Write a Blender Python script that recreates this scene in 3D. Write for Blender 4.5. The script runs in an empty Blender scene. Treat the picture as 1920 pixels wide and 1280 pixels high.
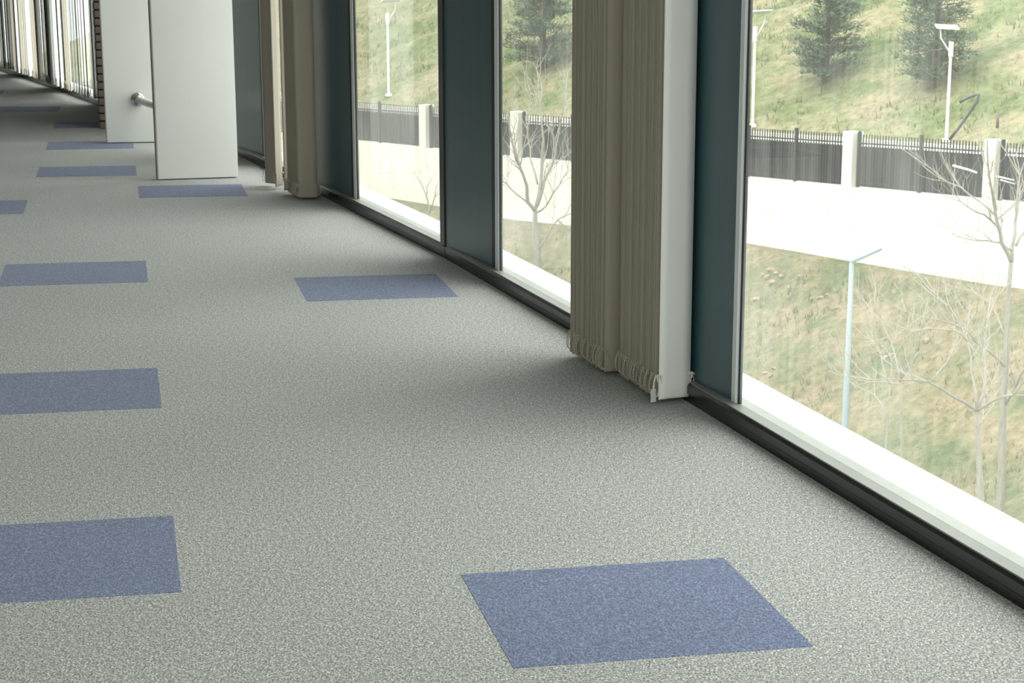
import bpy, bmesh, math, random
import numpy as np
from mathutils import Vector, Matrix
random.seed(7)
C = bpy.context.scene.collection
scene = bpy.context.scene

# ------------------------------------------------------------------ camera
F_PX, PITCH, YAW, ROLL, CAMH = 3681.0428, 0.2492493, 0.2248301, 0.0060446, 1.0866217
CX, CY = 1075.5809, 861.2693
c_, s_ = math.cos(YAW), math.sin(YAW)
FW = Vector((s_*math.cos(PITCH), c_*math.cos(PITCH), -math.sin(PITCH)))
R0 = Vector((c_, -s_, 0)); U0 = R0.cross(FW)
RT = R0*math.cos(ROLL) + U0*math.sin(ROLL)
UP = U0*math.cos(ROLL) - R0*math.sin(ROLL)
CO = Vector((0, 0, CAMH))
cam = bpy.data.cameras.new('camera')
co = bpy.data.objects.new('camera', cam); C.objects.link(co)
M3 = Matrix((RT, UP, -FW)).transposed()
co.matrix_world = Matrix.Translation(CO) @ M3.to_4x4()
cam.sensor_fit = 'HORIZONTAL'; cam.sensor_width = 36; cam.lens = F_PX/1920*36
cam.shift_x = -(CX-960)/1920; cam.shift_y = (CY-640)/1920
cam.clip_start = .05; cam.clip_end = 2000
cam.dof.use_dof = True; cam.dof.focus_distance = 5.0; cam.dof.aperture_fstop = 32
scene.camera = co

# ------------------------------------------------------------------ world, sun, exposure
world = bpy.data.worlds.new('world'); scene.world = world; world.use_nodes = True
nt = world.node_tree; nt.nodes.clear()
# bright overcast sky: about three times brighter overhead than at the horizon
geo = nt.nodes.new('ShaderNodeTexCoord'); sep = nt.nodes.new('ShaderNodeSeparateXYZ')
nt.links.new(geo.outputs['Generated'], sep.inputs[0])
srp = nt.nodes.new('ShaderNodeMapRange'); srp.inputs[1].default_value = -.05; srp.inputs[2].default_value = 1.0
srp.inputs[3].default_value = 0.50; srp.inputs[4].default_value = 1.5
nt.links.new(sep.outputs[2], srp.inputs[0])
bg = nt.nodes.new('ShaderNodeBackground'); bg.inputs['Color'].default_value = (.965, 1.0, 1.0, 1)
wo = nt.nodes.new('ShaderNodeOutputWorld')
SKY = 1.9
mu = nt.nodes.new('ShaderNodeMath'); mu.operation = 'MULTIPLY'; mu.inputs[1].default_value = SKY
nt.links.new(srp.outputs[0], mu.inputs[0]); nt.links.new(mu.outputs[0], bg.inputs['Strength']); nt.links.new(bg.outputs[0], wo.inputs[0])
sl = bpy.data.lights.new('sun', 'SUN'); sl.energy = 1.3; sl.angle = math.radians(12); sl.color = (1, .96, .88)
so = bpy.data.objects.new('sun', sl); C.objects.link(so)
sd = Vector((-0.80, -0.12, 0.78)).normalized()          # towards the sun
so.rotation_euler = sd.to_track_quat('Z', 'Y').to_euler()
scene.view_settings.view_transform = 'Standard'; scene.view_settings.look = 'None'
scene.view_settings.gamma = 1; scene.view_settings.use_curve_mapping = False
scene.view_settings.exposure = 1.1

# ------------------------------------------------------------------ helpers
def atD(x, y, D):
    """point seen in direction of a photo position, at horizontal distance D"""
    d = FW + RT*((x-CX)/F_PX) - UP*((y-CY)/F_PX)
    return CO + d*(D/math.hypot(d.x, d.y))
def onfloor(x, y, z=0.0):
    d = FW + RT*((x-CX)/F_PX) - UP*((y-CY)/F_PX)
    return CO + d*((z-CAMH)/d.z)

def mat(name, col, rough=.6, metal=0, spec=.5, noise=None, bump=None, trans=0):
    m = bpy.data.materials.new(name); m.use_nodes = True
    n = m.node_tree; b = n.nodes['Principled BSDF']
    b.inputs['Roughness'].default_value = rough; b.inputs['Metallic'].default_value = metal
    b.inputs['Specular IOR Level'].default_value = spec
    b.inputs['Base Color'].default_value = (*col, 1)
    tc = n.nodes.new('ShaderNodeTexCoord')
    if noise:                       # (scale, colour2, amount-low, high, vector scale)
        sc, col2, lo, hi = noise[:4]
        mp = n.nodes.new('ShaderNodeMapping'); mp.inputs['Scale'].default_value = noise[4] if len(noise) > 4 else (1, 1, 1)
        nz = n.nodes.new('ShaderNodeTexNoise'); nz.inputs['Scale'].default_value = sc; nz.inputs['Detail'].default_value = 5
        rp = n.nodes.new('ShaderNodeValToRGB')
        rp.color_ramp.elements[0].position = lo; rp.color_ramp.elements[0].color = (*col, 1)
        rp.color_ramp.elements[1].position = hi; rp.color_ramp.elements[1].color = (*col2, 1)
        n.links.new(tc.outputs['Object'], mp.inputs[0]); n.links.new(mp.outputs[0], nz.inputs['Vector'])
        n.links.new(nz.outputs[0], rp.inputs[0]); n.links.new(rp.outputs[0], b.inputs['Base Color'])
    if bump:
        nb = n.nodes.new('ShaderNodeTexNoise'); nb.inputs['Scale'].default_value = bump[0]; nb.inputs['Detail'].default_value = 4
        bp = n.nodes.new('ShaderNodeBump'); bp.inputs['Strength'].default_value = bump[1]; bp.inputs['Distance'].default_value = bump[2]
        n.links.new(tc.outputs['Object'], nb.inputs['Vector']); n.links.new(nb.outputs[0], bp.inputs['Height'])
        n.links.new(bp.outputs[0], b.inputs['Normal'])
    if trans:
        out = n.nodes['Material Output']
        t = n.nodes.new('ShaderNodeBsdfTranslucent'); t.inputs[0].default_value = (*col, 1)
        mx = n.nodes.new('ShaderNodeMixShader'); mx.inputs[0].default_value = trans
        n.links.new(b.outputs[0], mx.inputs[1]); n.links.new(t.outputs[0], mx.inputs[2]); n.links.new(mx.outputs[0], out.inputs[0])
    return m

def carpet(name, dark, mid, light):
    m = bpy.data.materials.new(name); m.use_nodes = True
    n = m.node_tree; b = n.nodes['Principled BSDF']; L = n.links.new
    b.inputs['Roughness'].default_value = .95; b.inputs['Specular IOR Level'].default_value = .1
    b.inputs['Sheen Weight'].default_value = .25; b.inputs['Sheen Roughness'].default_value = .6
    tc = n.nodes.new('ShaderNodeTexCoord')
    mp = n.nodes.new('ShaderNodeMapping'); mp.inputs['Scale'].default_value = (1, .62, 1); mp.inputs['Rotation'].default_value = (0, 0, .5)
    L(tc.outputs['Object'], mp.inputs[0])
    n1 = n.nodes.new('ShaderNodeTexNoise'); n1.inputs['Scale'].default_value = 300; n1.inputs['Detail'].default_value = 4; n1.inputs['Roughness'].default_value = .85
    L(mp.outputs[0], n1.inputs['Vector'])
    rp = n.nodes.new('ShaderNodeValToRGB'); e = rp.color_ramp.elements
    e[0].position = .43; e[0].color = (*dark, 1); e[1].position = .575; e[1].color = (*light, 1)
    k = e.new(.5); k.color = (*mid, 1)
    L(n1.outputs[0], rp.inputs[0])
    # broad wear, very faint
    n2 = n.nodes.new('ShaderNodeTexNoise'); n2.inputs['Scale'].default_value = 1.3; n2.inputs['Detail'].default_value = 3
    L(tc.outputs['Object'], n2.inputs['Vector'])
    mr = n.nodes.new('ShaderNodeMapRange'); mr.inputs[1].default_value = .3; mr.inputs[2].default_value = .7; mr.inputs[3].default_value = .93; mr.inputs[4].default_value = 1.05
    L(n2.outputs[0], mr.inputs[0])
    vm = n.nodes.new('ShaderNodeVectorMath'); vm.operation = 'SCALE'
    n4 = n.nodes.new('ShaderNodeTexNoise'); n4.inputs['Scale'].default_value = 105; n4.inputs['Detail'].default_value = 2
    L(mp.outputs[0], n4.inputs['Vector'])
    m4 = n.nodes.new('ShaderNodeMapRange'); m4.inputs[1].default_value = .33; m4.inputs[2].default_value = .67; m4.inputs[3].default_value = .74; m4.inputs[4].default_value = 1.26
    L(n4.outputs[0], m4.inputs[0])
    mm = n.nodes.new('ShaderNodeMath'); mm.operation = 'MULTIPLY'; L(mr.outputs[0], mm.inputs[0]); L(m4.outputs[0], mm.inputs[1])
    L(rp.outputs[0], vm.inputs[0]); L(mm.outputs[0], vm.inputs['Scale']); L(vm.outputs[0], b.inputs['Base Color'])
    n3 = n.nodes.new('ShaderNodeTexNoise'); n3.inputs['Scale'].default_value = 420; n3.inputs['Detail'].default_value = 3
    L(mp.outputs[0], n3.inputs['Vector'])
    bp = n.nodes.new('ShaderNodeBump'); bp.inputs['Strength'].default_value = .12; bp.inputs['Distance'].default_value = .001
    L(n3.outputs[0], bp.inputs['Height']); L(bp.outputs[0], b.inputs['Normal'])
    return m

def glass(name):
    """thin dusty pane: clear glass with reflections and rain-streaked dust that scatters daylight"""
    m = bpy.data.materials.new(name); m.use_nodes = True
    n = m.node_tree; n.nodes.clear(); L = n.links.new
    out = n.nodes.new('ShaderNodeOutputMaterial')
    tr = n.nodes.new('ShaderNodeBsdfTransparent'); tr.inputs[0].default_value = (.955, .97, .95, 1)
    gl = n.nodes.new('ShaderNodeBsdfGlossy'); gl.inputs['Roughness'].default_value = .01
    fr = n.nodes.new('ShaderNodeFresnel')
    ge = n.nodes.new('ShaderNodeNewGeometry'); io = n.nodes.new('ShaderNodeMapRange')      # same ratio on the pane's two faces
    io.inputs[3].default_value = 1.45; io.inputs[4].default_value = 1/1.45
    L(ge.outputs['Backfacing'], io.inputs[0]); L(io.outputs[0], fr.inputs[0])
    m1 = n.nodes.new('ShaderNodeMixShader'); L(fr.outputs[0], m1.inputs[0]); L(tr.outputs[0], m1.inputs[1]); L(gl.outputs[0], m1.inputs[2])
    tl = n.nodes.new('ShaderNodeBsdfTranslucent'); tl.inputs[0].default_value = (.94, .95, .88, 1)
    tc = n.nodes.new('ShaderNodeTexCoord'); mp = n.nodes.new('ShaderNodeMapping'); mp.inputs['Scale'].default_value = (22, 22, .7)
    nz = n.nodes.new('ShaderNodeTexNoise'); nz.inputs['Scale'].default_value = 3; nz.inputs['Detail'].default_value = 5
    L(tc.outputs['Object'], mp.inputs[0]); L(mp.outputs[0], nz.inputs['Vector'])
    n2 = n.nodes.new('ShaderNodeTexNoise'); n2.inputs['Scale'].default_value = 2.2; n2.inputs['Detail'].default_value = 3
    L(tc.outputs['Object'], n2.inputs['Vector'])
    ml = n.nodes.new('ShaderNodeMath'); ml.operation = 'MULTIPLY'; L(nz.outputs[0], ml.inputs[0]); L(n2.outputs[0], ml.inputs[1])
    mr = n.nodes.new('ShaderNodeMapRange'); mr.inputs[1].default_value = .12; mr.inputs[2].default_value = .42; mr.inputs[3].default_value = .010; mr.inputs[4].default_value = .075
    L(ml.outputs[0], mr.inputs[0])
    m2 = n.nodes.new('ShaderNodeMixShader'); L(mr.outputs[0], m2.inputs[0]); L(m1.outputs[0], m2.inputs[1]); L(tl.outputs[0], m2.inputs[2])
    L(m2.outputs[0], out.inputs[0])
    return m

MT = dict(
    carpet=carpet('grey_carpet', (.068, .068, .062), (.232, .233, .216), (.62, .625, .585)),
    blue=carpet('blue_carpet', (.026, .038, .100), (.066, .094, .195), (.175, .225, .370)),
    teal=mat('teal_panel', (.042, .100, .118), .33, noise=(3, (.052, .112, .130), .35, .7, (8, 8, .5))),
    black=mat('black_gasket', (.006, .006, .007), .5),
    kick=mat('black_skirting', (.008, .008, .010), .26, noise=(6, (.014, .014, .014), .4, .75, (1, 1, 6)), spec=.45),
    bronze=mat('dark_mullion', (.045, .042, .038), .4),
    ledge=mat('grey_ledge', (.20, .205, .18), .45, noise=(5, (.25, .255, .225), .3, .7)),
    alu=mat('silver_aluminium', (.80, .84, .83), .35, metal=0, noise=(5, (.86, .89, .88), .3, .7, (3, 3, 1))),
    white=mat('white_laminate', (.74, .74, .70), .42, noise=(2, (.78, .78, .74), .3, .7)),
    edge=mat('beige_edging', (.46, .41, .35), .5),
    wallp=mat('wall_paint', (.22, .18, .14), .8),
    ceil=mat('ceiling_paint', (.55, .54, .51), .9),
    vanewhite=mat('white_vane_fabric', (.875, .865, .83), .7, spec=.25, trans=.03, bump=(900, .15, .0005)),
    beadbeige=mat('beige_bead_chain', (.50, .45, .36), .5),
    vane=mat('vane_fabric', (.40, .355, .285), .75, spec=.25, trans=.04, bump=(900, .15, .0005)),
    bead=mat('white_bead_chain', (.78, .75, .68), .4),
    weight=mat('vane_weight', (.62, .62, .58), .5),
    chrome=mat('chrome', (.75, .76, .76), .15, metal=1),
    rail=mat('white_rail', (.80, .80, .77), .35),
    sill=mat('white_sill', (.88, .88, .86), .5),
    brick=mat('brown_brick', (.20, .15, .125), .85, noise=(30, (.30, .24, .205), .35, .7), bump=(80, .4, .003)),
    mortar=mat('dark_mortar', (.04, .03, .028), .9),
    concrete=mat('pale_concrete', (.50, .485, .40), .85, noise=(1.5, (.60, .585, .50), .3, .7, (3, 3, .5)), bump=(12, .3, .02)),
    kerb=mat('kerb_concrete', (.42, .42, .37), .85, noise=(3, (.52, .51, .45), .3, .7)),
    asphalt=mat('asphalt', (.02, .02, .02), .9, noise=(4, (.03, .03, .03), .3, .7)),
    fence=mat('dark_green_fence', (.008, .010, .010), .5),
    mesh=mat('grey_screen_mesh', (.014, .013, .010), .8, noise=(2, (.026, .024, .018), .3, .7, (6, 6, .4))),
    lampwhite=mat('white_lamp_paint', (.62, .64, .62), .4),
    lampblue=mat('pale_blue_lamp_paint', (.21, .265, .275), .4),
    bark=mat('pale_bark', (.16, .145, .115), .9, noise=(9, (.24, .22, .18), .3, .7, (3, 3, .6))),
    twig=mat('pale_twig', (.27, .245, .20), .9),
    barkd=mat('dark_bark', (.12, .095, .075), .9, noise=(9, (.18, .145, .11), .3, .7)),
    needle=mat('needle', (.048, .080, .038), .8, noise=(2, (.075, .11, .055), .3, .7)),
    stone=mat('pale_stone', (.20, .155, .105), .9, noise=(4, (.27, .215, .15), .3, .7)),
    hose=mat('dark_hose', (.05, .05, .055), .5),
    debris=mat('fluff', (.55, .53, .48), .95),
    litter=mat('dry_leaf', (.17, .11, .055), .9, noise=(2, (.22, .17, .09), .3, .7)),
    grass1=mat('grass_green', (.09, .125, .05), .9, noise=(.7, (.14, .17, .075), .3, .7), trans=.45),
    grass2=mat('grass_dry', (.20, .175, .10), .9, noise=(.7, (.26, .22, .13), .3, .7), trans=.45),
)
def groundmat(name, cols, s1=.35, s2=3.2, gain=1.12):
    m = bpy.data.materials.new(name); m.use_nodes = True
    n = m.node_tree; b = n.nodes['Principled BSDF']; L = n.links.new
    b.inputs['Roughness'].default_value = .95; b.inputs['Specular IOR Level'].default_value = .1
    tc = n.nodes.new('ShaderNodeTexCoord')
    a = n.nodes.new('ShaderNodeTexNoise'); a.inputs['Scale'].default_value = s1; a.inputs['Detail'].default_value = 8; a.inputs['Roughness'].default_value = .68
    L(tc.outputs['Object'], a.inputs['Vector'])
    rp = n.nodes.new('ShaderNodeValToRGB'); e = rp.color_ramp.elements
    e[0].position = .34; e[0].color = (*cols[0], 1); e[1].position = .68; e[1].color = (*cols[3], 1)
    for p, c in ((.46, cols[1]), (.56, cols[2])):
        k = e.new(p); k.color = (*c, 1)
    L(a.outputs[0], rp.inputs[0])
    d = n.nodes.new('ShaderNodeTexNoise'); d.inputs['Scale'].default_value = s2; d.inputs['Detail'].default_value = 6; d.inputs['Roughness'].default_value = .7
    L(tc.outputs['Object'], d.inputs['Vector'])
    mr = n.nodes.new('ShaderNodeMapRange'); mr.inputs[1].default_value = .3; mr.inputs[2].default_value = .7; mr.inputs[3].default_value = .62*gain; mr.inputs[4].default_value = 1.45*gain
    L(d.outputs[0], mr.inputs[0])
    vm = n.nodes.new('ShaderNodeVectorMath'); vm.operation = 'SCALE'
    L(rp.outputs[0], vm.inputs[0]); L(mr.outputs[0], vm.inputs['Scale']); L(vm.outputs[0], b.inputs['Base Color'])
    bp = n.nodes.new('ShaderNodeBump'); bp.inputs['Strength'].default_value = .8; bp.inputs['Distance'].default_value = .15
    L(d.outputs[0], bp.inputs['Height']); L(bp.outputs[0], b.inputs['Normal'])
    return m
MT['hill'] = groundmat('hill_grass', ((0.073, 0.097, 0.034), (0.116, 0.131, 0.058), (0.176, 0.161, 0.092), (0.204, 0.165, 0.107)))
MT['bank'] = groundmat('bank_earth', ((0.063, 0.082, 0.034), (0.116, 0.112, 0.058), (0.161, 0.131, 0.078), (0.194, 0.155, 0.103)), .6, 4.5)
MT['glass'] = glass('dusty_glass')

def mesh(name, verts, faces, m, parent=None, smooth=False):
    me = bpy.data.meshes.new(name); me.from_pydata([tuple(v) for v in verts], [], faces); me.update()
    if m: me.materials.append(m)
    if smooth:
        for p in me.polygons: p.use_smooth = True
    o = bpy.data.objects.new(name, me); C.objects.link(o)
    if parent: o.parent = parent
    return o
def obj(name, bm, m, parent=None, smooth=False, kind=None):
    me = bpy.data.meshes.new(name); bm.normal_update(); bm.to_mesh(me); bm.free()
    me.materials.append(m)
    if smooth:
        for p in me.polygons: p.use_smooth = True
    o = bpy.data.objects.new(name, me); C.objects.link(o)
    if parent: o.parent = parent
    if kind: o['kind'] = kind
    return o
def box(bm, x0, x1, y0, y1, z0, z1, T=None, bevel=0):
    vs = [Vector((x, y, z)) for x in (x0, x1) for y in (y0, y1) for z in (z0, z1)]
    if T is not None: vs = [T @ v for v in vs]
    v = [bm.verts.new(p) for p in vs]
    fs = [bm.faces.new([v[i] for i in f]) for f in ((0, 1, 3, 2), (4, 6, 7, 5), (0, 4, 5, 1), (2, 3, 7, 6), (0, 2, 6, 4), (1, 5, 7, 3))]
    if bevel:
        es = list({e for f in fs for e in f.edges})
        bmesh.ops.bevel(bm, geom=es, offset=bevel, segments=2, affect='EDGES', profile=.5)
    return bm
def nb(): return bmesh.new()
def tube(bm, pts, rad, sides=6, closed=False, caps=True):
    pts = [Vector(p) for p in pts]; n = len(pts)
    if not isinstance(rad, (list, tuple)): rad = [rad]*n
    rings = []; prev = None
    for i, p in enumerate(pts):
        if closed: t = pts[(i+1) % n] - pts[i-1]
        else: t = pts[min(i+1, n-1)] - pts[max(i-1, 0)]
        if t.length < 1e-9: t = Vector((0, 0, 1))
        t.normalize()
        a = prev if prev is not None else (Vector((0, 0, 1)) if abs(t.z) < .9 else Vector((1, 0, 0)))
        u = (a - t*a.dot(t))
        if u.length < 1e-6: u = t.orthogonal()
        u.normalize(); w = t.cross(u); prev = u
        rings.append([bm.verts.new(p + (u*math.cos(2*math.pi*k/sides) + w*math.sin(2*math.pi*k/sides))*rad[i]) for k in range(sides)])
    m = n if closed else n-1
    for i in range(m):
        a, b = rings[i], rings[(i+1) % n]
        for k in range(sides):
            bm.faces.new((a[k], a[(k+1) % sides], b[(k+1) % sides], b[k]))
    if caps and not closed:
        bm.faces.new(rings[0][::-1]); bm.faces.new(rings[-1])
    return bm
def empty(name, loc=(0, 0, 0), rz=0):
    o = bpy.data.objects.new(name, None); C.objects.link(o); o.location = loc; o.rotation_euler = (0, 0, rz); o.empty_display_size = .1
    return o
def tag(o, label, cat, group=None):
    o['label'] = label; o['category'] = cat
    if group: o['group'] = group
    return o
def struct(o, label=None, cat=None):
    o['kind'] = 'structure'
    if label: o['label'] = label
    if cat: o['category'] = cat
    return o
def cp(o, parent=None):
    c = o.copy(); C.objects.link(c)
    if parent: c.parent = parent
    for ch in o.children: cp(ch, c)
    return c

# ------------------------------------------------------------------ facade line (plan curve of the skirting face)
WP = [(-7, 1.66), (-3, 1.70), (0, 1.615), (3.045, 1.505), (4.7, 1.38), (5.675, 1.284), (7.219, 1.157), (9.275, .909), (11.33, .638),
      (13.3, .27), (15.3, -.15), (17.5, -.55), (20.47, -1.16), (26, -2.45)]
def WX(y):
    for (a, xa), (b, xb) in zip(WP, WP[1:]):
        if y <= b: return xa + (xb-xa)*(y-a)/(b-a)
    return WP[-1][1]
JY = [-2.5, .1, 2.2, 5.13, 7.22, 9.42, 11.38, 13.45, 15.5, 17.6, 19.7, 21.8, 23.9]     # joints between the facade modules
GH = 2.92                                                          # head of the glass
CZ = 3.05                                                          # ceiling

# ------------------------------------------------------------------ floor with blue carpet tiles
edge_pts = [(WX(y)+.005, y) for y in JY]
vs = [(-6.2, -2.5, 0), *[(x, y, 0) for x, y in edge_pts], (-6.2, 23.9, 0)]
n_ = len(vs); vs2 = vs + [(x, y, -.25) for x, y, z in vs]
fs = [tuple(range(n_)), tuple(range(2*n_-1, n_-1, -1))] + [(i, i+n_, (i+1) % n_+n_, (i+1) % n_) for i in range(n_)]
floor = struct(mesh('floor', vs2, fs, MT['carpet']), 'seamless speckled grey carpet floor of the curved corridor', 'floor')
OX, OY = 1.1238014, 5.7488877
tiles = [(0, 0), (0, 7), (-2, 1), (-2, 4), (-2, 8), (-1, 13), (-2, 15), (-2, 18), (-3, 12), (-2, 21), (-3, 24),
         (-4, -2), (-4, 5), (-4, 9), (-5, 15), (-1, -3), (-5, 20), (-4, 28)]
bm = nb(); box(bm, 0, .5, 0, .5, -.004, .0008, bevel=.0003)
t0 = obj('carpet_tile', bm, MT['blue'], floor)
for i, (a, b) in enumerate(tiles):
    t = t0 if i == 0 else t0.copy()
    if i: C.objects.link(t); t.parent = floor
    t.location = ((a+OX)*.5, (b+OY)*.5, 0)
t0['label'] = 'blue carpet tile'
# a bit of lint beside the skirting
for i, (px, py) in enumerate(((1479, 861), (1409, 812), (1390, 806), (1833, 1064))):
    p = onfloor(px, py); bm = nb()
    bmesh.ops.create_icosphere(bm, subdivisions=1, radius=.0035)
    for v in bm.verts: v.co = Vector((v.co.x*random.uniform(.6, 1.4), v.co.y*random.uniform(.6, 1.4), (v.co.z+.003)*random.uniform(.8, 1.5)))
    o = obj('lint_speck', bm, MT['debris']); o.location = (p.x-.006, p.y, .0012)
    tag(o, 'tiny pale lint speck on the carpet edge beside the black skirting', 'debris', 'lint specks along the skirting')

# ------------------------------------------------------------------ room shell
def wall(name, x0, x1, y0, y1, z0, z1, m='wallp'):
    return struct(obj(name, box(nb(), x0, x1, y0, y1, z0, z1), MT[m]))
wall('wall_left', -6.35, -6.2, -2.65, 24.05, -.25, CZ)
# unseen glazed wall added behind the camera to brighten the faces turned towards it
wb = struct(empty('window_back', (-6.2, -2.5, 0)), 'glazed end wall of the corridor', 'window')
for k in range(7):
    bm = nb(); box(bm, k*1.3-.03, k*1.3+.03, -.08, 0, 0, CZ); obj('mullion', bm, MT['bronze'], wb)
    if k < 6: bm = nb(); box(bm, k*1.3+.031, k*1.3+1.269, -.045, -.041, .05, CZ); obj('glass_pane', bm, MT['glass'], wb)
bm = nb(); box(bm, 0, 7.8, -.08, .0, -.25, -.001); obj('slab_edge', bm, MT['sill'], wb)
wall('wall_far', -6.2, -1.9, 23.9, 24.05, -.25, CZ)
cv = [(-6.35, -2.65), *[(WX(y)+.35, y) for y in [-2.65]+JY[1:-1]+[24.05]], (-6.35, 24.05)]
n_ = len(cv); vs2 = [(x, y, CZ) for x, y in cv] + [(x, y, CZ+.4) for x, y in cv]
struct(mesh('ceiling', vs2, [tuple(range(n_-1, -1, -1)), tuple(range(n_, 2*n_))] + [(i, (i+1) % n_, (i+1) % n_+n_, i+n_) for i in range(n_)], MT['ceil']))
struct(obj('baseboard_left', box(nb(), -6.2, -6.18, -2.4, 23.9, 0, .08), MT['white']))

# ------------------------------------------------------------------ facade modules
def frame_T(pa, pb):
    """x' along the wall from far joint pa to near joint pb, y' outwards (away from the room)"""
    d = (Vector(pb)-Vector(pa)); L = d.length; d.normalize(); out = Vector((-d.y, d.x))
    if out.x < 0: out = -out
    T = Matrix(((d.x, out.x, 0, pa[0]), (d.y, out.y, 0, pa[1]), (0, 0, 1, 0), (0, 0, 0, 1)))
    return T, L
wn = 0
for i in range(len(JY)-1):
    yb, ya = JY[i], JY[i+1]                       # near, far
    T, L = frame_T((WX(ya), ya), (WX(yb), yb))
    wn += 1
    w = empty('window_%d' % wn); w.matrix_world = T
    struct(w, 'full-height curtain wall bay with dark teal panel, silver frame and clear pane', 'window')
    near = (yb == 2.2)
    def part(name, m, *bs, bevel=0):
        bm = nb()
        for q in bs: box(bm, *q, bevel=bevel)
        return obj(name, bm, MT[m], w)
    g = .003
    # black skirting with a lower recess and a chamfered top
    prof = [(.0, 0), (.0, .020), (-.004, .024), (-.004, .043), (.001, .049), (.028, .049), (.028, 0)]
    vsx = [(x, y, z) for x in (g, L-.004) for y, z in prof]; k = len(prof)
    mesh('skirting', vsx, [tuple(range(k-1, -1, -1)), tuple(range(k, 2*k))] + [(a, (a+1) % k, (a+1) % k+k, a+k) for a in range(k)], MT['kick'], w)
    part('sill_ledge', 'ledge', (g, L-.06, .002, .065, .0492, .0525))
    pw = {5.13: .685, 7.22: .56, 9.42: .62, 11.38: .61}.get(ya, .66)
    # the panel starts flush with the joint and recedes to the side frame, so the ledge widens along it
    pv = [(x, y, z) for x, y in ((g, .001), (pw, .026), (pw, .037), (g, .012)) for z in (.0527, GH)]
    mesh('panel', pv, [(0, 2, 3, 1), (2, 4, 5, 3), (4, 6, 7, 5), (6, 0, 1, 7), (0, 6, 4, 2), (1, 3, 5, 7)], MT['teal'], w)
    if near:
        part('side_frame', 'alu', (pw+.001, pw+.026, .024, .034, .0525, GH))
        part('gasket', 'black', (pw+.026, pw+.042, .031, .036, .0525, GH))
        gx = pw+.042
    else:
        part('gap', 'black', (pw+.001, pw+.048, .0245, .038, .0525, GH))
        part('side_frame', 'alu', (pw+.0485, pw+.090, .022, .034, .0525, GH))
        part('gasket', 'black', (pw+.0905, pw+.098, .026, .036, .0525, GH))
        gx = pw+.098
    part('glass_pane' if ya != 15.5 else 'blank_panel', 'glass' if ya != 15.5 else 'teal', (gx, L-.065, .030, .034, .0525, GH))  # hidden bay behind the pier: opaque panel added to keep the far floor dark
    part('joint_mullion', 'bronze', (L-.062, L-.006, -.004, .036, .0495, GH))
    part('joint_seal', 'black', (L-.0055, L-.001, .006, .036, 0, GH))
    part('head_rail', 'alu', (0, L, -.004, .08, GH, CZ))
    part('outer_sill', 'sill', (0, L+.002, .066, .215, -.02, .030))
    obj('slab_edge', box(nb(), -.01, L+.01, .03, .20, -.45, -.021), MT['sill'], w)

# ------------------------------------------------------------------ vertical blinds
VW = .089
def vane_mesh(w, H, bow, twist):
    bm = nb(); nx, nz = 4, 8; th = .0007
    zs = [0, .006, .02, .045, .058, .062, .3, .9, H]
    grid = []
    for side in (-1, 1):
        g_ = []
        for z in zs:
            pk = (.0032 if .003 < z < .055 else .0014 if z <= .003 else 0)
            row = []
            for a in range(nx+1):
                u = a/nx-.5
                an = twist*math.sin(z*1.1+1)
                x = u*w; y = bow*(1-4*u*u) + side*(th + pk*(1 if 0 < a < nx else .3))
                row.append(bm.verts.new((x*math.cos(an)-y*math.sin(an), x*math.sin(an)+y*math.cos(an), z)))
            g_.append(row)
        grid.append(g_)
    for s, g_ in zip((0, 1), grid):
        for r in range(len(zs)-1):
            for a in range(nx):
                q = (g_[r][a], g_[r][a+1], g_[r+1][a+1], g_[r+1][a])
                bm.faces.new(q if s == 0 else q[::-1])
    for r in range(len(zs)-1):
        for a in (0, nx):
            q = (grid[0][r][a], grid[0][r+1][a], grid[1][r+1][a], grid[1][r][a])
            bm.faces.new(q if a == 0 else q[::-1])
    for a in range(nx):
        bm.faces.new((grid[0][0][a], grid[1][0][a], grid[1][0][a+1], grid[0][0][a+1]))
        bm.faces.new((grid[0][-1][a], grid[0][-1][a+1], grid[1][-1][a+1], grid[1][-1][a]))
    me = bpy.data.meshes.new('vane'); bm.normal_update(); bm.to_mesh(me); bm.free(); me.materials.append(MT['vane'])
    for p in me.polygons: p.use_smooth = abs(p.normal.y) > .8
    return me
def loop_mesh(side, reach, drop, gap, seed):
    """a looped bead chain from this vane's bottom weight to the next one's"""
    rnd = random.Random(seed); pts = []; rad = []
    N = 34; rx = reach; rz = drop/2; lean = rnd.uniform(-.25, .25)
    for k in range(N+1):
        th = 2*math.pi*k/N
        ox, oz = rx*math.sin(th)*(1-.25*math.cos(th)), rz*math.cos(th)
        pts.append((side*(VW/2 + .004 + ox - lean*(rz-oz)*.3), -gap*k/N - .001, .060 - rz + oz)); rad.append(.0017 if k % 2 else .0008)
    bm = nb(); tube(bm, pts, rad, 5)
    tube(bm, [(side*(VW/2-.010), 0, .060), (side*(VW/2+.004), 0, .062), (side*(VW/2+.003), 0, .050)], [.0022, .003, .002], 5)
    me = bpy.data.meshes.new('bead_chain'); bm.normal_update(); bm.to_mesh(me); bm.free(); me.materials.append(MT['bead'])
    return me
def single_ring(side, seed):
    pts = []; rad = []
    for k in range(30):
        a = 2*math.pi*k/30
        pts.append((side*(VW/2+.008+.0095*math.cos(a)), -.002+.004*math.sin(a+seed), .036+.026*math.sin(a))); rad.append(.0014 if k % 2 else .0009)
    bm = nb(); tube(bm, pts, rad, 5, closed=True)
    tube(bm, [(side*(VW/2-.004), 0, .062), (side*(VW/2+.005), 0, .064), (side*(VW/2+.004), 0, .050)], [.0022, .003, .002], 5)
    me = bpy.data.meshes.new('bead_chain'); bm.normal_update(); bm.to_mesh(me); bm.free(); me.materials.append(MT['bead'])
    return me
BH = 2.86
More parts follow.
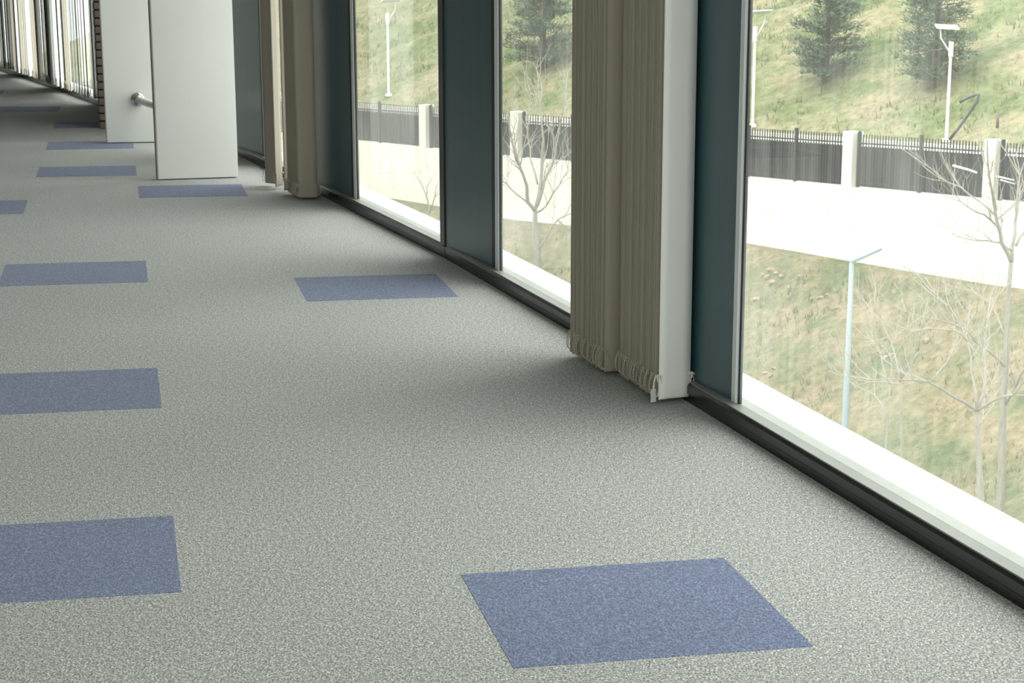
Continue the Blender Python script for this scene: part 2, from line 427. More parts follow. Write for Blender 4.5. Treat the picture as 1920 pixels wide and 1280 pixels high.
VMW = vane_mesh(VW, BH, .0045, 0.0); VMW.materials[0] = MT['vanewhite']
VM = [vane_mesh(VW, BH, .0045, t) for t in (0.0, .03, -.03)]
LM = {(s, k): loop_mesh(s, .008+.0015*k, .046+.002*k, .015, 10*k+s) for s in (-1, 1) for k in range(4)}
LW = {(s, k): loop_mesh(s, .010, .045+.003*k, .02, 10*k+s) for s in (-1, 1) for k in range(2)}
RG = {s: single_ring(s, s) for s in (-1, 1)}
LB = {}
for q, me in LM.items():
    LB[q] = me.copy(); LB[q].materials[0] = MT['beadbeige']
BM = bpy.data.meshes.new('vane_weight'); bm_ = nb(); box(bm_, -VW/2+.003, VW/2-.003, -.0022, .0022, .001, .05, bevel=.0015); bm_.to_mesh(BM); bm_.free(); BM.materials.append(MT['weight'])
def blind(label, vanes, rail, z0=.012, seed=1, group=None, wide=False, white=()):
    """vanes: list of (x, y, angle of the vane's width from +x, z offset)"""
    rnd = random.Random(seed)
    r = empty('vertical_blind', (vanes[0][0], vanes[0][1], 0)); tag(r, label, 'blind', group)
    bm = nb()
    tube(bm, [(rail[0][0]-r.location.x, rail[0][1]-r.location.y, BH+z0+.055), (rail[1][0]-r.location.x, rail[1][1]-r.location.y, BH+z0+.055)], .024, 8)
    obj('head_track', bm, MT['alu'], r)
    for k, (x, y, a, dz) in enumerate(vanes):
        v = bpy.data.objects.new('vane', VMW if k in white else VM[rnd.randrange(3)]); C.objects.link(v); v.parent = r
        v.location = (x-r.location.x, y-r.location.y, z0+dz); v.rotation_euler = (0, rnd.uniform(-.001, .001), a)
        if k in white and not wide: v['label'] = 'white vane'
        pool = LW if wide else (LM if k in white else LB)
        for s in (-1, 1):
            ring = (k == 0 and k in white and not wide)
            o = bpy.data.objects.new('bead_chain', RG[s] if ring else pool[(s, rnd.randrange(2 if wide else 4))])
            C.objects.link(o); o.parent = v; o.rotation_euler = (0, 0, rnd.uniform(-.12, .12) if not wide else 0)
            if ring:
                o2 = bpy.data.objects.new('bead_chain', LM[(s, 1)]); C.objects.link(o2); o2.parent = v; o2.scale = (1, -1, 1)
    return r
# near stack between the two right-hand bays
van = []
for k in range(24):                                   # front group
    y = 4.660 + k*.0143; xe = 1.286 - .0677*(y-4.655)
    van.append((xe + VW/2 - .0015 + (.0025*math.sin(k*1.7) if k else 0), y+.013, math.radians(12 if k < 2 else 12+random.uniform(-5, 5)), random.uniform(0, .002)))
for k in range(20):                                   # rear group, pushed further into the room
    y = 5.02 + k*.0148; xe = 1.2325 - .110*(y-5.02)
    van.append((xe + VW/2 + (.0025*math.sin(k*2.3) if k else 0), y+.012, math.radians(15+random.uniform(-5, 5) if k else 4), random.uniform(0, .003)))
blind('thick nearest stack of closed vane blinds with a bright white front vane',
      van, ((1.31, 4.55), (1.19, 5.9)), seed=3, white=(0,))
nearest = [o for o in C.objects if o.name == 'vertical_blind'][0]
bm = nb(); box(bm, .002, .018, -.0012, .0012, -.004, .030, bevel=.0008)
wp_ = obj('weight_plate', bm, MT['weight'], nearest); wp_.location = (1.264-nearest.location.x, 4.668-nearest.location.y, .010); wp_.rotation_euler = (0, 0, .30)
# second stack
van = [(.8235, 9.143, math.radians(1), 0)]
for k in range(1, 17):
    y = 9.155 + k*.0155; van.append((.824 - .110*(y-9.155) , y, math.radians(random.uniform(-4, 4)), random.uniform(0, .003)))
van += [(.757, 9.47, math.radians(64), .002), (.729, 9.62, math.radians(64), .004), (.701, 9.755, math.radians(-54), .002)]
blind('smaller stack of taupe vane blinds right of the white partition boards',
      van, ((.83, 9.05), (.66, 10.2)), seed=5)
# drawn vanes at the far end of the corridor
def far_blind(y0, y1, lab, seed, dy, ang, jit):
    rnd = random.Random(seed); vs_ = []
    y = y0
    while y < y1:
        a = math.atan2(WX(y+.1)-WX(y-.1), .2)
        vs_.append((WX(y)-.075, y, ang + rnd.uniform(-jit, jit), rnd.uniform(0, .006))); y += dy*rnd.uniform(.85, 1.1)
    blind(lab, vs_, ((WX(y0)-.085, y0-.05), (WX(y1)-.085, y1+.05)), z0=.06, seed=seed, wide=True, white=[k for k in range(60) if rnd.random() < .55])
far_blind(15.35, 16.0, 'spread pale vane blind at the far end just left of the brown brick pier', 11, .118, math.radians(93), .06)
far_blind(16.1, 18.95, 'wide row of half-open vane blinds along the far windows', 12, .105, math.radians(88), .28)
far_blind(19.35, 22.6, 'leftmost row of far vane blinds before the picture edge', 13, .115, math.radians(90), .2)

# ------------------------------------------------------------------ two white columns, rail, brick pier
def board(label, x0, y0, w_, rz, zt=CZ, th=.06):
    r = empty('partition_board', (x0, y0, 0), rz); tag(r, label, 'partition')
    bm = nb(); box(bm, .004, w_, 0, .018, .005, zt-.002, bevel=.0015); obj('front_panel', bm, MT['white'], r)
    bm = nb(); box(bm, 0, .0035, .001, th, .005, zt-.002); obj('side_edging', bm, MT['edge'], r)
    bm = nb(); box(bm, .004, w_, .0185, th, .005, zt-.002); obj('back_panel', bm, MT['white'], r)
    bm = nb(); box(bm, .03, w_-.03, .012, th-.01, 0, .0048); obj('foot', bm, MT['mortar'], r)
    return r
board('nearer wide white partition board with a beige left edge, standing on the carpet', .163, 10.118, .406, .13)
board('rear white partition board with a chromed rail flange on it', -.094, 12.222, .40, .05)
r = empty('grab_rail', (.100, 12.224, .257)); tag(r, 'white tubular rail with chromed flange on the rear white partition board', 'rail')
bm = nb(); tube(bm, [(0, -.012, 0), (.0875*.4, -.47*.4, 0), (.345, -1.86, 0)], .022, 16)
obj('tube', bm, MT['rail'], r, True)
bm = nb(); tube(bm, [(0, 0, 0), (0, -.006, 0), (0, -.012, 0)], [.044, .043, .034], 20); tube(bm, [(0, -.012, 0), (0.002, -.045, 0)], .029, 16)
obj('flange', bm, MT['chrome'], r, True)
# brick-clad pier: thin horizontal courses, seen edge on
pr0 = onfloor(187.5, 240); pr1 = onfloor(204, 247)
r = empty('brick_pier', (pr0.x, 13.55, 0)); tag(r, 'narrow brown brick-clad pier with thin horizontal courses left of the rear white partition board', 'pier')
bm = nb(); box(bm, .006, .444, -.244, .244, 0, CZ-.002); obj('core', bm, MT['mortar'], r)
bricks = []
for k in range(2):
    bm = nb(); box(bm, 0, .218, 0, .012, 0, .040, bevel=.002); me = obj('brick', bm, MT['brick'], r).data; bricks.append(me)
first = [o for o in r.children if o.name.startswith('brick')]
for o in first: bpy.data.objects.remove(o)
cz = .003; row = 0
while cz < 1.75:
    for face in range(2):
        for j in range(2):
            o = bpy.data.objects.new('brick', bricks[row % 2]); C.objects.link(o); o.parent = r
            jx = random.uniform(-.0015, .0015)
            if face == 0: o.location = (.004+j*.222, -.256+jx, cz)
            else: o.location = (-.006+jx+.0005, -.238+j*.24+.218, cz); o.rotation_euler = (0, 0, -math.pi/2)
    cz += .0505; row += 1
bm = nb(); box(bm, -.006, .448, -.254, .25, cz+.004, CZ-.003); obj('upper_cladding', bm, MT['brick'], r)

# ------------------------------------------------------------------ outdoors: fence line
nodes = [(2700, 39, 455, 640), (2300, 44, 415, 585), (1858, 50, 375, 527), (1592, 54.2, 350, 483), (1400, 57.8, 332, 450), (1180, 61.5, 313, 428),
         (968, 65, 295, 409), (797, 69.7, 277, 378), (480, 80, 245, 330), (150, 95, 208, 280), (-200, 115, 170, 232)]
FL = []
for px, D, yt, yb in nodes:
    t = atD(px, yt, D); FL.append((Vector((t.x, t.y)), t.z, atD(px, yb, D).z))
cum = [0]
for a, b in zip(FL, FL[1:]): cum.append(cum[-1] + (b[0]-a[0]).length)
def line(s):
    s = max(0, min(cum[-1]-1e-4, s))
    for i in range(len(cum)-1):
        if s <= cum[i+1]:
            f = (s-cum[i])/(cum[i+1]-cum[i]); a, b = FL[i], FL[i+1]
            p = a[0].lerp(b[0], f); return p, a[1]+(b[1]-a[1])*f, a[2]+(b[2]-a[2])*f
def frame(s):
    p, zt, zb = line(s); a = line(max(0, s-2))[0]; b = line(min(cum[-1], s+2))[0]
    d = (b-a).normalized(); n = Vector((d.y, -d.x))
    if n.x < 0: n = -n                              # away from the building
    return p, zt, zb, d, n
ST = cum[-1]
def strip(name, profile, m, s0, s1, ds=1.2, jitter=0, closed=True, seed=1):
    """sweep a profile [(offset away, z relative to wall top / base flag)] along the fence line"""
    rnd = random.Random(seed); vs_, fs_ = [], []; n_ = max(2, int((s1-s0)/ds)); k = len(profile)
    for i in range(n_+1):
        s = s0+(s1-s0)*i/n_; p, zt, zb, d, n = frame(s)
        for (o, z, ref) in profile:
            q = p+n*o; zz = (zt if ref == 't' else zb) + z
            if jitter and abs(o) > .3: zz += jitter*rnd.uniform(-1, 1)*(1 if abs(o) > 1 else .3)
            vs_.append((q.x, q.y, zz))
    for i in range(n_):
        for j in range(k if closed else k-1):
            a = i*k+j; b = i*k+(j+1) % k
            fs_.append((a, b, b+k, a+k))
    if closed: fs_ += [tuple(range(k-1, -1, -1)), tuple(n_*k+j for j in range(k))]
    return mesh(name, vs_, fs_, MT[m], smooth=(jitter > 0))
o = strip('retaining_wall', [(-.12, -.6, 'b'), (-.12, 0, 't'), (.28, 0, 't'), (.28, -.6, 'b')], 'concrete', 0, ST)
struct(o, 'long sunlit pale concrete retaining wall beyond the grassy bank', 'wall')
o = strip('road', [(.28, -.08, 't'), (5.6, -.02, 't'), (5.6, -.5, 't'), (.28, -.5, 't')], 'asphalt', 0, ST); struct(o, 'dark asphalt road behind the picket fence', 'road')
o = strip('kerb_wall', [(5.6, -.3, 't'), (5.6, .42, 't'), (5.52, .44, 't'), (5.52, .60, 't'), (5.9, .62, 't'), (5.9, .50, 't'), (6.1, .58, 't'), (6.1, .74, 't'), (6.3, .74, 't'), (6.3, -.3, 't')], 'kerb', 0, ST)
struct(o, 'pale concrete kerb wall at the foot of the hillside', 'kerb')
# hillside and bank terrain
def terrain(name, prof, m, s0, s1, ns, amp, seed, label):
    rnd = np.random.RandomState(seed)
    vs_, fs_ = [], []; k = len(prof)
    ph = rnd.uniform(0, 6.28, (8,)); fr = rnd.uniform(.25, 2.4, (8, 2))
    for i in range(ns+1):
        s = s0+(s1-s0)*i/ns; p, zt, zb, d, n = frame(s)
        for j, (o, z, ref) in enumerate(prof):
            q = p+n*o; e = min(1, max(0, j/3, 0))
            h = sum(math.sin(fr[a][0]*s+fr[a][1]*o+ph[a]) for a in range(8))/8*amp*e
            vs_.append((q.x, q.y, (zt if ref == 't' else zb)+z+h))
    for i in range(ns):
        for j in range(k-1):
            a = i*k+j; fs_.append((a, a+1, a+1+k, a+k))
    o = mesh(name, vs_, fs_, MT[m], smooth=True); struct(o, label, 'ground'); return o
hp = [(6.31, .66, 't'), (7.2, .78, 't')] + [(7.2+k*1.2, .78+.6*k*(1 if k < 30 else 1), 't') for k in range(1, 46)]
hill = terrain('hillside', hp, 'hill', 0, ST, 150, .5, 3, 'grassy green and tan hillside rising beyond the fence')
bp_ = [(-.10, -.05, 'b'), (-.5, -.10, 'b')] + [(-.5-k*.55, -.10-.34*k, 'b') for k in range(1, 20)] + [(-13-3*k, -6.5-.25*k, 'b') for k in range(9)]
bank = terrain('near_bank', bp_, 'bank', 0, ST, 200, .28, 5, 'overgrown earthy bank with leaf litter below the concrete wall')

bpy.context.view_layer.update()
def hit(o, px, py, D):
    d = (FW + RT*((px-CX)/F_PX) - UP*((py-CY)/F_PX)).normalized()
    ok, loc, nrm, idx = o.ray_cast(CO, d)
    return loc if ok else atD(px, py, D)
def scatter(name, m, count, offs, ref, rise, size, seed, srange, label=None, parent=None):
    """grass tufts: thin bent blades, one joined mesh of uncountable stuff"""
    rnd = random.Random(seed); vs_, fs_ = [], []
    for _ in range(count):
        s = rnd.uniform(*srange); p, zt, zb, d, n = frame(s); of = rnd.uniform(*offs); q = p+n*of
        z = (zt if ref == 't' else zb) + rise(of); h = size*rnd.uniform(.4, 1.2)
        for b in range(3):
            a = rnd.uniform(0, 6.28); lx, ly = math.cos(a), math.sin(a); w = h*.10
            base = Vector((q.x+rnd.uniform(-.15, .15), q.y+rnd.uniform(-.15, .15), z-.12))
            i0 = len(vs_)
            vs_ += [base+Vector((-ly*w, lx*w, 0)), base+Vector((ly*w, -lx*w, 0)), base+Vector((lx*h*.5, ly*h*.5, h))]
            fs_.append((i0, i0+1, i0+2))
    o = mesh(name, vs_, fs_, MT[m], hill if ref == 't' else bank); o['kind'] = 'stuff'
    o['label'] = label
    return o
hr = lambda o: .78 + .5*(o-7.2)
br = lambda o: -.10 - .618*(-o-.5)
s_r = 0; s_l = ST*.75
scatter('hill_grass', 'grass1', 14000, (7, 34), 't', hr, .24, 21, (6, s_l), 'fresh green grass tufts on the hillside')
scatter('dry_hill_grass', 'grass2', 9000, (7, 34), 't', hr, .22, 22, (6, s_l), 'dry tan grass tufts on the hillside')
scatter('bank_grass', 'grass1', 6500, (-11, -.6), 'b', br, .20, 23, (3, s_l), 'green weed tufts on the bank below the wall')
scatter('dry_bank_grass', 'grass2', 5000, (-11, -.6), 'b', br, .20, 24, (3, s_l), 'dry straw weeds on the bank below the wall')
scatter('leaf_litter', 'litter', 4000, (-11, -.8), 'b', br, .10, 25, (3, s_l), 'fallen brown leaves on the bank')

# pillars and fence panels between them
def s_of(px, D):
    t = atD(px, 300, D); q = Vector((t.x, t.y)); best = min(range(2000), key=lambda k: (line(ST*k/2000)[0]-q).length); return ST*best/2000
sP = [s_of(1858, 50), s_of(1592, 54.2), s_of(968, 65), s_of(797, 69.7)]
gap = sP[1]-sP[0]
pil = [sP[0]-3*gap, sP[0]-2*gap, sP[0]-gap, sP[0], sP[1], sP[1]+(sP[2]-sP[1])/3, sP[1]+2*(sP[2]-sP[1])/3, sP[2], sP[3]]
pil = [s for s in pil if s > .5]
while pil[-1]+gap*1.15 < ST-1: pil.append(pil[-1]+gap*1.1)
FH = 1.40
bm = nb(); box(bm, -.21, .21, -.20, .20, -.1, FH+.09, bevel=.02)
pm = bpy.data.meshes.new('concrete_pillar'); bm.to_mesh(pm); bm.free(); pm.materials.append(MT['concrete'])
names_p = {3: 'pale square concrete pillar behind the bare tree, rightmost in the fence', 4: 'pale concrete fence pillar left of the tall white street lamp'}
idx0 = pil.index(sP[0]); idx1 = pil.index(sP[1]); idx2 = pil.index(sP[2]); idx3 = pil.index(sP[3])
for i, s in enumerate(pil):
    p, zt, zb, d, n = frame(s)
    o = bpy.data.objects.new('concrete_pillar', pm); C.objects.link(o)
    o.location = (p.x+n.x*.08, p.y+n.y*.08, zt); o.rotation_euler = (0, 0, math.atan2(d.y, d.x))
    if i == idx0: tag(o, 'pale concrete fence pillar behind the bare tree, rightmost in the near window', 'pillar')
    elif i == idx1: tag(o, 'pale concrete fence pillar left in the near window, above blank white wall', 'pillar')
    elif i == idx2: tag(o, 'pale concrete fence pillar behind bare branches in the narrow window beside the blinds', 'pillar')
    elif i == idx3: tag(o, 'pale concrete fence pillar in the second window, right of a lamp post', 'pillar')
    else: tag(o, 'pale concrete fence pillar mostly hidden beyond frames and blinds', 'pillar', 'hidden fence pillars')
pk = nb(); box(pk, -.014, .014, -.012, .012, .05, FH); box(pk, -.014, .014, -.012, .012, FH, FH+.02)
pkm = bpy.data.meshes.new('picket'); pk.to_mesh(pkm); pk.free(); pkm.materials.append(MT['fence'])
pcount = 0
for i in range(len(pil)-1):
    s0, s1 = pil[i]+.23, pil[i+1]-.23
    pa, za = frame(s0)[0], frame(s0)[1]; pb, zb_ = frame(s1)[0], frame(s1)[1]
    _, _, _, d, n = frame((s0+s1)/2)
    Lp = (pb-pa).length; dz = zb_-za; ux = (pb-pa)/Lp
    r = empty('picket_fence', (pa.x+n.x*.08, pa.y+n.y*.08, za), math.atan2(ux.y, ux.x))
    k_in = {idx0-1: 'dark picket fence bay right of the rightmost pillar behind the bare tree',
            idx0: 'dark picket fence bay between the two pillars in the near window, lamp post behind',
            idx1: 'dark picket fence bay left of the left pillar in the near window',
            idx2-1: 'dark picket fence bay behind bare branches in the narrow window',
            idx2: 'dark picket fence bay between the two middle windows',
            idx3: 'dark picket fence bay left of the pillar in the second window'}.get(i)
    if k_in: tag(r, k_in, 'fence')
    else: tag(r, 'dark picket fence bay mostly hidden beyond frames and blinds', 'fence', 'hidden fence bays')
    sl_ = dz/Lp
    bm = nb()
    for z in (.12, FH-.22):
        v = [bm.verts.new((x, y, z+zz+x*sl_)) for x in (0, Lp) for y in (-.02, .02) for zz in (-.02, .02)]
        for f in ((0, 1, 3, 2), (4, 6, 7, 5), (0, 4, 5, 1), (2, 3, 7, 6), (0, 2, 6, 4), (1, 5, 7, 3)): bm.faces.new([v[q] for q in f])
    obj('rail', bm, MT['fence'], r)
    bm = nb()
    v = [bm.verts.new((x, y, z+x*sl_)) for x in (.07, Lp-.07) for y in (-.034, -.030) for z in (.03, FH-.30)]
    for f in ((0, 1, 3, 2), (4, 6, 7, 5), (0, 4, 5, 1), (2, 3, 7, 6), (0, 2, 6, 4), (1, 5, 7, 3)): bm.faces.new([v[q] for q in f])
    obj('screen_mesh', bm, MT['mesh'], r)
    for x in (.04, Lp/2, Lp-.04):
        obj('post', box(nb(), x-.04, x+.04, -.04, .04, x*sl_-.02, x*sl_+FH+.10, bevel=.004), MT['fence'], r)
    npk = int((Lp-.2)/.112)
    if idx0-1 <= i <= idx3 + 1 and pcount < 290:
        for k in range(npk):
            x = .13 + (Lp-.26)*k/(npk-1)
            if abs(x-Lp/2) < .055: continue
            o = bpy.data.objects.new('picket', pkm); C.objects.link(o); o.parent = r; o.location = (x, .03, x*sl_); pcount += 1
    else:
        bm = nb()
        for k in range(npk):
            x = .13 + (Lp-.26)*k/(npk-1); box(bm, x-.014, x+.014, .018, .042, x*sl_+.05, x*sl_+FH+.02)
        obj('pickets', bm, MT['fence'], r, kind='stuff')

# ------------------------------------------------------------------ street lamps
def street_lamp(label, px, py_base, py_top, D, w, head_dir, m='lampwhite'):
    b0 = hit(hill, px[0], py_base, D); D = math.hypot(b0.x, b0.y); t0_ = atD(px[1], py_top, D)
    H = t0_.z-b0.z
    r = empty('street_lamp', (b0.x, b0.y, b0.z)); tag(r, label, 'street lamp')
    sc = H/3.6
    bm = nb(); tube(bm, [(0, 0, -.2), (0, 0, .02), (0, 0, H*.86)], [w*.55, w*.5, w*.40], 10); obj('pole', bm, MT[m], r, True)
    bm = nb(); tube(bm, [(0, 0, 0), (0, 0, .10)], [w*1.5, w*1.2], 10); obj('base_plate', bm, MT[m], r)
    bm = nb(); tube(bm, [(0, 0, H*.845), (0, 0, H*.86), (0, 0, H)], [w*.5, w*.72, w*.72], 10); obj('battery_collar', bm, MT[m], r)
    hd = Vector(head_dir).normalized()*w
    bm = nb(); tube(bm, [hd*.4+Vector((0, 0, H*.90)), hd*3+Vector((0, 0, H*1.03)), hd*3.4+Vector((0, 0, H*1.13))], w*.22, 6); obj('bracket', bm, MT[m], r)
    bm = nb(); box(bm, -.32*sc, .50*sc, -.24*sc, .24*sc, -.02, .02, bevel=.004)
    o = obj('lamp_head', bm, MT[m], r); o.location = hd*2.2+Vector((0, 0, H*1.145)); o.rotation_euler = (.25, .05, math.atan2(-hd.y, -hd.x))
    return r
street_lamp('tall white street lamp with flat head rising behind the fence, nearest on the right', (1774, 1782), 266, 78, 58.5, .105, (-1, .2, 0))
street_lamp('slim white street lamp at the left frame edge of the near window', (1411, 1421), 238, 50, 64, .105, (1, .1, 0))
street_lamp('pale street lamp seen through the second window, left of a fence pillar', (729, 729), 180, 24, 78, .11, (1, .1, 0))
b0 = atD(1577, 900, 40); t0_ = atD(1597, 492, 40)
r = empty('street_lamp', (t0_.x, t0_.y, b0.z-3)); tag(r, 'pale blue bent-arm lamp post standing on the bank before the white wall', 'street lamp')
H = t0_.z-b0.z+3
arm_e = atD(1655, 465, 39.5)-Vector((t0_.x, t0_.y, b0.z-3))
bm = nb(); tube(bm, [(0, 0, -.1), (0, 0, H*.5), (0, 0, H)], [.085, .075, .050], 10); obj('pole', bm, MT['lampblue'], r, True)
bm = nb(); tube(bm, [(0, 0, H-.02), arm_e*.02+Vector((0, 0, H*.98+.02)), arm_e], [.040, .045, .032], 8); obj('arm', bm, MT['lampblue'], r, True)
bm = nb(); box(bm, -.10, .24, -.09, .09, -.035, .035, bevel=.02); o = obj('lamp_head', bm, MT['lampwhite'], r); o.location = arm_e+Vector((.08, 0, 0))

# ------------------------------------------------------------------ bare trees
def limb_pts(pts, D0, D1):
    return [atD(x, y, D0+(D1-D0)*k/max(1, len(pts)-1)) for k, (x, y) in enumerate(pts)]
def refine(pts, rnd, amp):
    out = []
    for a, b in zip(pts, pts[1:]):
        out += [a, a.lerp(b, .5)+Vector((rnd.uniform(-1, 1), rnd.uniform(-1, 1), rnd.uniform(-1, 1)))*amp*(b-a).length]
    return out+[pts[-1]]
def bare_tree(label, trunk, D, limbs, r0, seed, twigs=5, tl=.8, extra_base=4):
    rnd = random.Random(seed)
    tp = limb_pts(trunk, D, D); base = tp[0].copy(); base.z -= extra_base
    r = empty('bare_tree', base); tag(r, label, 'tree')
    P = [base]+tp; P = [p-base for p in refine(P, rnd, .02)]
    n_ = len(P); bm = nb(); tube(bm, P, [r0*(1.15-.65*k/(n_-1)) for k in range(n_)], 7); obj('trunk', bm, MT['bark'], r, True)
    tw = nb()
    def twig(p, d, L, rad, depth):
        q = [p]; dd = d.copy()
        for _ in range(4):
            dd = (dd + Vector((rnd.uniform(-.25, .25), rnd.uniform(-.25, .25), rnd.uniform(-.1, .3)))).normalized(); q.append(q[-1]+dd*L/4)
        tube(tw, q, [rad*(1-.18*k) for k in range(5)], 4)
        if depth:
            for _ in range(3):
                k = rnd.randint(1, 3); nd = (dd + Vector((rnd.uniform(-1, 1), rnd.uniform(-1, 1), rnd.uniform(-.3, .8)))*.9).normalized()
                twig(q[k], nd, L*rnd.uniform(.5, .75), rad*.6, depth-1)
    for (pts, dd, lr) in limbs:
        q = [p-base for p in refine(limb_pts(pts, D, D+dd), rnd, .05)]
        m_ = len(q); bm = nb(); tube(bm, q, [lr*(1-.75*k/(m_-1)) for k in range(m_)], 6); obj('branch', bm, MT['bark'], r, True)
        for _ in range(twigs):
            k = rnd.randint(m_//3, m_-1); d0 = (q[k]-q[k-1]).normalized()
            nd = (d0 + Vector((rnd.uniform(-1, 1), rnd.uniform(-1, 1), rnd.uniform(-.4, 1)))*.9).normalized()
            twig(q[k], nd, tl*rnd.uniform(.5, 1.2), max(.005, lr*.32), 1)
    obj('twigs', tw, MT['twig'], r, kind='stuff')
    return r
bare_tree('tall bare tree on the bank at the right edge, forking before the white wall',
    [(1873, 980), (1880, 800), (1886, 680), (1890, 560), (1896, 490)], 38,
    [([(1896, 490), (1878, 455), (1869, 415), (1862, 370), (1853, 315), (1851, 262)], -1, .045),
     ([(1870, 425), (1845, 402), (1815, 388), (1785, 372)], -1.5, .022),
     ([(1868, 405), (1838, 378), (1800, 350), (1760, 330), (1737, 310)], 1, .024),
     ([(1872, 410), (1885, 398), (1905, 380), (1912, 368)], 1, .018),
     ([(1897, 470), (1875, 455), (1850, 451), (1825, 450), (1783, 437)], -1, .022),
     ([(1897, 490), (1903, 440), (1908, 390), (1912, 330), (1905, 290)], 1, .040),
     ([(1905, 460), (1925, 430), (1945, 380), (1950, 320)], 1, .03),
     ([(1886, 690), (1850, 655), (1815, 620), (1760, 600), (1700, 585)], -2, .030),
     ([(1888, 640), (1860, 570), (1820, 545), (1770, 530)], 2, .022),
     ([(1884, 760), (1915, 700), (1950, 660)], -1, .028)], .085, 31, 7, 1.0)
bare_tree('low bare tree with long sideways branches at lower right, before the earthy bank',
    [(1838, 1000), (1836, 860), (1832, 770)], 33,
    [([(1832, 770), (1790, 745), (1740, 715), (1690, 712), (1635, 712)], -1, .030),
     ([(1832, 770), (1848, 715), (1845, 660), (1852, 600), (1840, 560)], 1, .032),
     ([(1832, 770), (1865, 750), (1900, 740), (1945, 690)], -1, .030),
     ([(1836, 800), (1855, 770), (1860, 720)], 1, .02),
     ([(1745, 716), (1775, 680), (1800, 640), (1820, 600), (1790, 560)], 1, .020),
     ([(1832, 772), (1822, 700), (1815, 640), (1780, 575), (1735, 520), (1690, 497)], 2, .026),
     ([(1815, 640), (1790, 620), (1740, 615), (1690, 625), (1640, 640)], -1, .018)], .07, 32, 8, .9)
bare_tree('small bare sapling on the bank beside the pale blue lamp post',
    [(1694, 900), (1690, 790), (1687, 715)], 35,
    [([(1687, 715), (1678, 665), (1668, 635), (1650, 600), (1640, 560)], 1, .022),
     ([(1687, 715), (1705, 680), (1722, 650), (1725, 620)], -1, .020),
     ([(1687, 720), (1650, 715), (1610, 722), (1580, 690)], 1, .016),
     ([(1672, 645), (1690, 620), (1712, 605), (1750, 610)], 1, .014)], .035, 33, 6, .8)
bare_tree('thin forked sapling low on the bank left of the two lower bare trees',
    [(1655, 900), (1664, 790), (1668, 720)], 31,
    [([(1668, 720), (1650, 660), (1640, 610), (1633, 570)], .5, .014),
     ([(1664, 780), (1640, 740), (1600, 720), (1560, 690)], 1, .014),
     ([(1668, 730), (1672, 690), (1668, 655)], .5, .012)], .022, 34, 5, .7)
bare_tree('bare many-limbed tree framed in the narrow window left of the thick blind stack',
    [(1010, 560), (1008, 480), (1003, 420), (1003, 390)], 44,
    [([(1003, 395), (990, 380), (988, 350), (980, 325), (968, 300), (960, 265), (955, 225)], -1, .050),
     ([(1003, 392), (1014, 365), (1020, 340), (1035, 310), (1043, 270), (1050, 225), (1060, 190)], 1, .045),
     ([(1006, 385), (1014, 340), (1016, 290), (1016, 235), (1012, 190), (1008, 180)], 1.5, .045),
     ([(1003, 400), (1025, 385), (1050, 345), (1065, 320)], -1, .025),
     ([(998, 385), (970, 365), (950, 345), (935, 330)], -1, .024),
     ([(1008, 470), (1022, 450), (1045, 412), (1072, 400), (1090, 360)], -1, .026),
     ([(1045, 412), (1070, 430), (1095, 450)], 0, .018),
     ([(1008, 345), (995, 300), (990, 260), (985, 220)], 1, .025)], .095, 35, 8, 1.2)
bare_tree('slender bare tree in the second window over the wall foot',
    [(812, 520), (808, 440), (803, 380)], 50,
    [([(803, 380), (790, 345), (775, 322)], 1, .018), ([(805, 400), (815, 370), (822, 340)], -1, .018), ([(803, 385), (800, 350), (808, 330)], 1, .015)], .03, 36, 4, .6)

# ------------------------------------------------------------------ conifers on the hillside
def conifer(label, px, py, D, H, spread, seed):
    rnd = random.Random(seed); b = hit(hill, px, py, D)
    r = empty('conifer_tree', b); tag(r, label, 'tree')
    bm = nb(); tube(bm, [(0, 0, -1.0), (0, 0, H*.3), (0, 0, H)], [.16, .12, .02], 8); obj('trunk', bm, MT['barkd'], r, True)
    vs_, fs_ = [], []; br_ = nb(); z = .25
    while z < H*.97:
        R = spread*(1-(z/H)**1.3)*(.75+.25*min(1, z/1.0))
        for _ in range(7):
            a = rnd.uniform(0, 6.28); L = R*rnd.uniform(.65, 1.1); d = Vector((math.cos(a), math.sin(a), rnd.uniform(.05, .35)))
            tube(br_, [(0, 0, z), tuple(Vector((0, 0, z))+d*L)], [.022, .006], 4)
            nt_ = int(L*62)
            for k in range(nt_):
                f = rnd.uniform(.2, 1.05); c0 = Vector((0, 0, z))+d*L*f+Vector((rnd.gauss(0, .10), rnd.gauss(0, .10), rnd.gauss(0, .08)))
                dv = (d*.6+Vector((rnd.uniform(-1, 1), rnd.uniform(-1, 1), rnd.uniform(-.4, 1)))).normalized(); sd_ = dv.orthogonal().normalized()*.028
                i0 = len(vs_); e = c0+dv*rnd.uniform(.14, .30)
                vs_ += [c0-sd_, c0+sd_, e]; fs_.append((i0, i0+1, i0+2))
        z += .26
    obj('branches', br_, MT['barkd'], r, kind='stuff')
    o = mesh('needles', vs_, fs_, MT['needle'], r); o['kind'] = 'stuff'
    return r
conifer('bushy green conifer on the hillside, left in the near window', 1547, 152, 68, 6.5, 1.35, 41)
conifer('dark green conifer on the hillside just behind the tall white street lamp', 1752, 162, 65, 6.5, 1.45, 42)
conifer('green conifer on the hillside seen in the narrow window beside the blinds', 1018, 128, 80, 7, 1.7, 43)

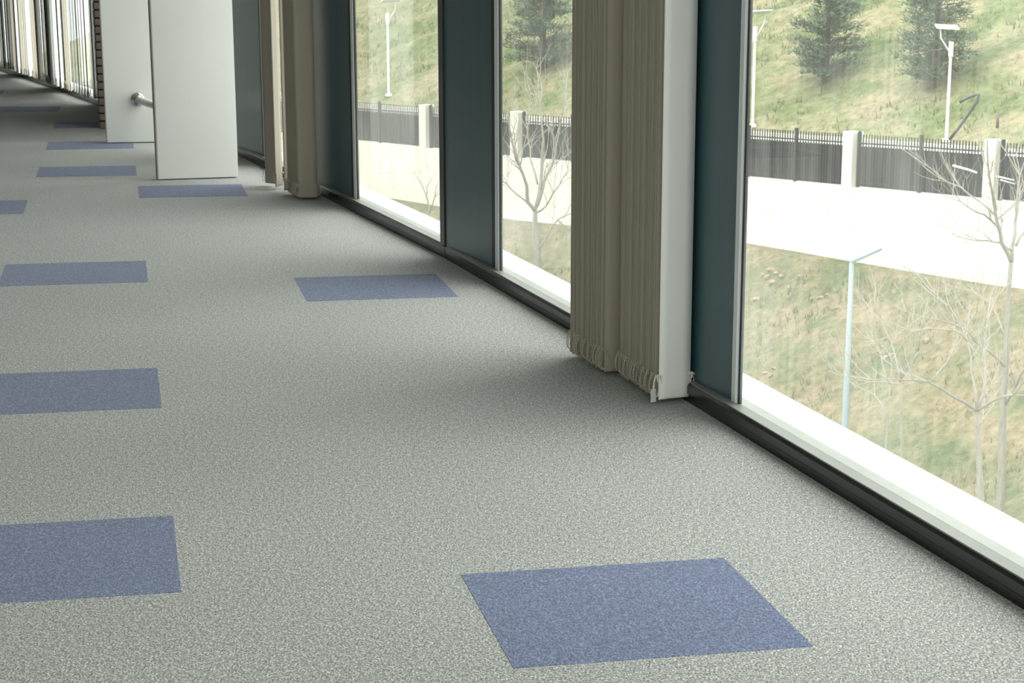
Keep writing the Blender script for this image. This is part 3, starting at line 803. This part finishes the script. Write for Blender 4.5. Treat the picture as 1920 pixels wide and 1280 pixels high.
# ------------------------------------------------------------------ small things outdoors
def path_obj(name, px, D, rad, m, label, cat):
    P = [atD(x, y, D) for x, y in px]; b = P[0].copy(); bm = nb(); tube(bm, [p-b for p in P], rad, 8)
    o = obj(name, bm, MT[m], smooth=True); o.location = b; return tag(o, label, cat)
path_obj('hose', [(1799, 192), (1812, 184), (1828, 178), (1836, 177), (1832, 190), (1815, 215), (1795, 243), (1780, 262)], 58.8, .045, 'hose', 'dark bent hose lying up the slope right of the tall street lamp', 'hose')
path_obj('metal_pipe', [(1786, 310), (1815, 318), (1832, 324)], 49.6, .028, 'lampwhite', 'white pipe slanting across the fence left of the rightmost pillar', 'pipe')
path_obj('metal_pipe', [(1867, 330), (1901, 338)], 49, .022, 'lampwhite', 'upper white rod crossing the fence right of the rightmost pillar', 'pipe')
path_obj('metal_pipe', [(1875, 337), (1904, 345)], 49, .016, 'lampwhite', 'lower thin white rod crossing the fence right of the rightmost pillar', 'pipe')
path_obj('wooden_stake', [(1870, 240), (1871, 209)], 61, .05, 'barkd', 'short dark wooden stake on the slope at the right edge', 'stake')
rnd = random.Random(77)
spots = [(1447, 505), (1440, 520), (1455, 512), (1450, 530), (1465, 518), (1430, 515), (1539, 558), (1552, 553), (1571, 577), (1602, 575),  (1676, 549),
         (1660, 670), (1650, 660), (1672, 665), (1655, 650), (1480, 540), (1500, 520), (1522, 560), (1740, 640), (1420, 560), (1436, 700), (1451, 690), (1445, 704)]
def bank_hit(px, py):
    dg = bpy.context.evaluated_depsgraph_get()
    d = (FW + RT*((px-CX)/F_PX) - UP*((py-CY)/F_PX)).normalized()
    ok, loc, nrm, idx = bank.ray_cast(CO, d)
    return loc if ok else None
bpy.context.view_layer.update()
for i, (px, py) in enumerate(spots):
    loc = bank_hit(px, py)
    if loc is None: continue
    bm = nb(); bmesh.ops.create_icosphere(bm, subdivisions=2, radius=1)
    sx, sy, sz = rnd.uniform(.06, .15), rnd.uniform(.05, .11), rnd.uniform(.04, .09)
    for v in bm.verts:
        j = 1+rnd.uniform(-.3, .3); v.co = Vector((v.co.x*sx*j, v.co.y*sy*j, v.co.z*sz*j))
    o = obj('stone', bm, MT['stone']); o.location = loc; o.rotation_euler = (0, 0, rnd.uniform(0, 3))
    where = ('seven high on the bank by the window frame' if px < 1470 and py < 600 else
             'five beside the pale blue lamp post' if 1500 < px < 1620 else
             'three low on the bank by the window frame' if px < 1470 else 'eight among the bare trees')
    tag(o, 'pale rough stone, one of ' + where, 'stone', 'stones: ' + where)
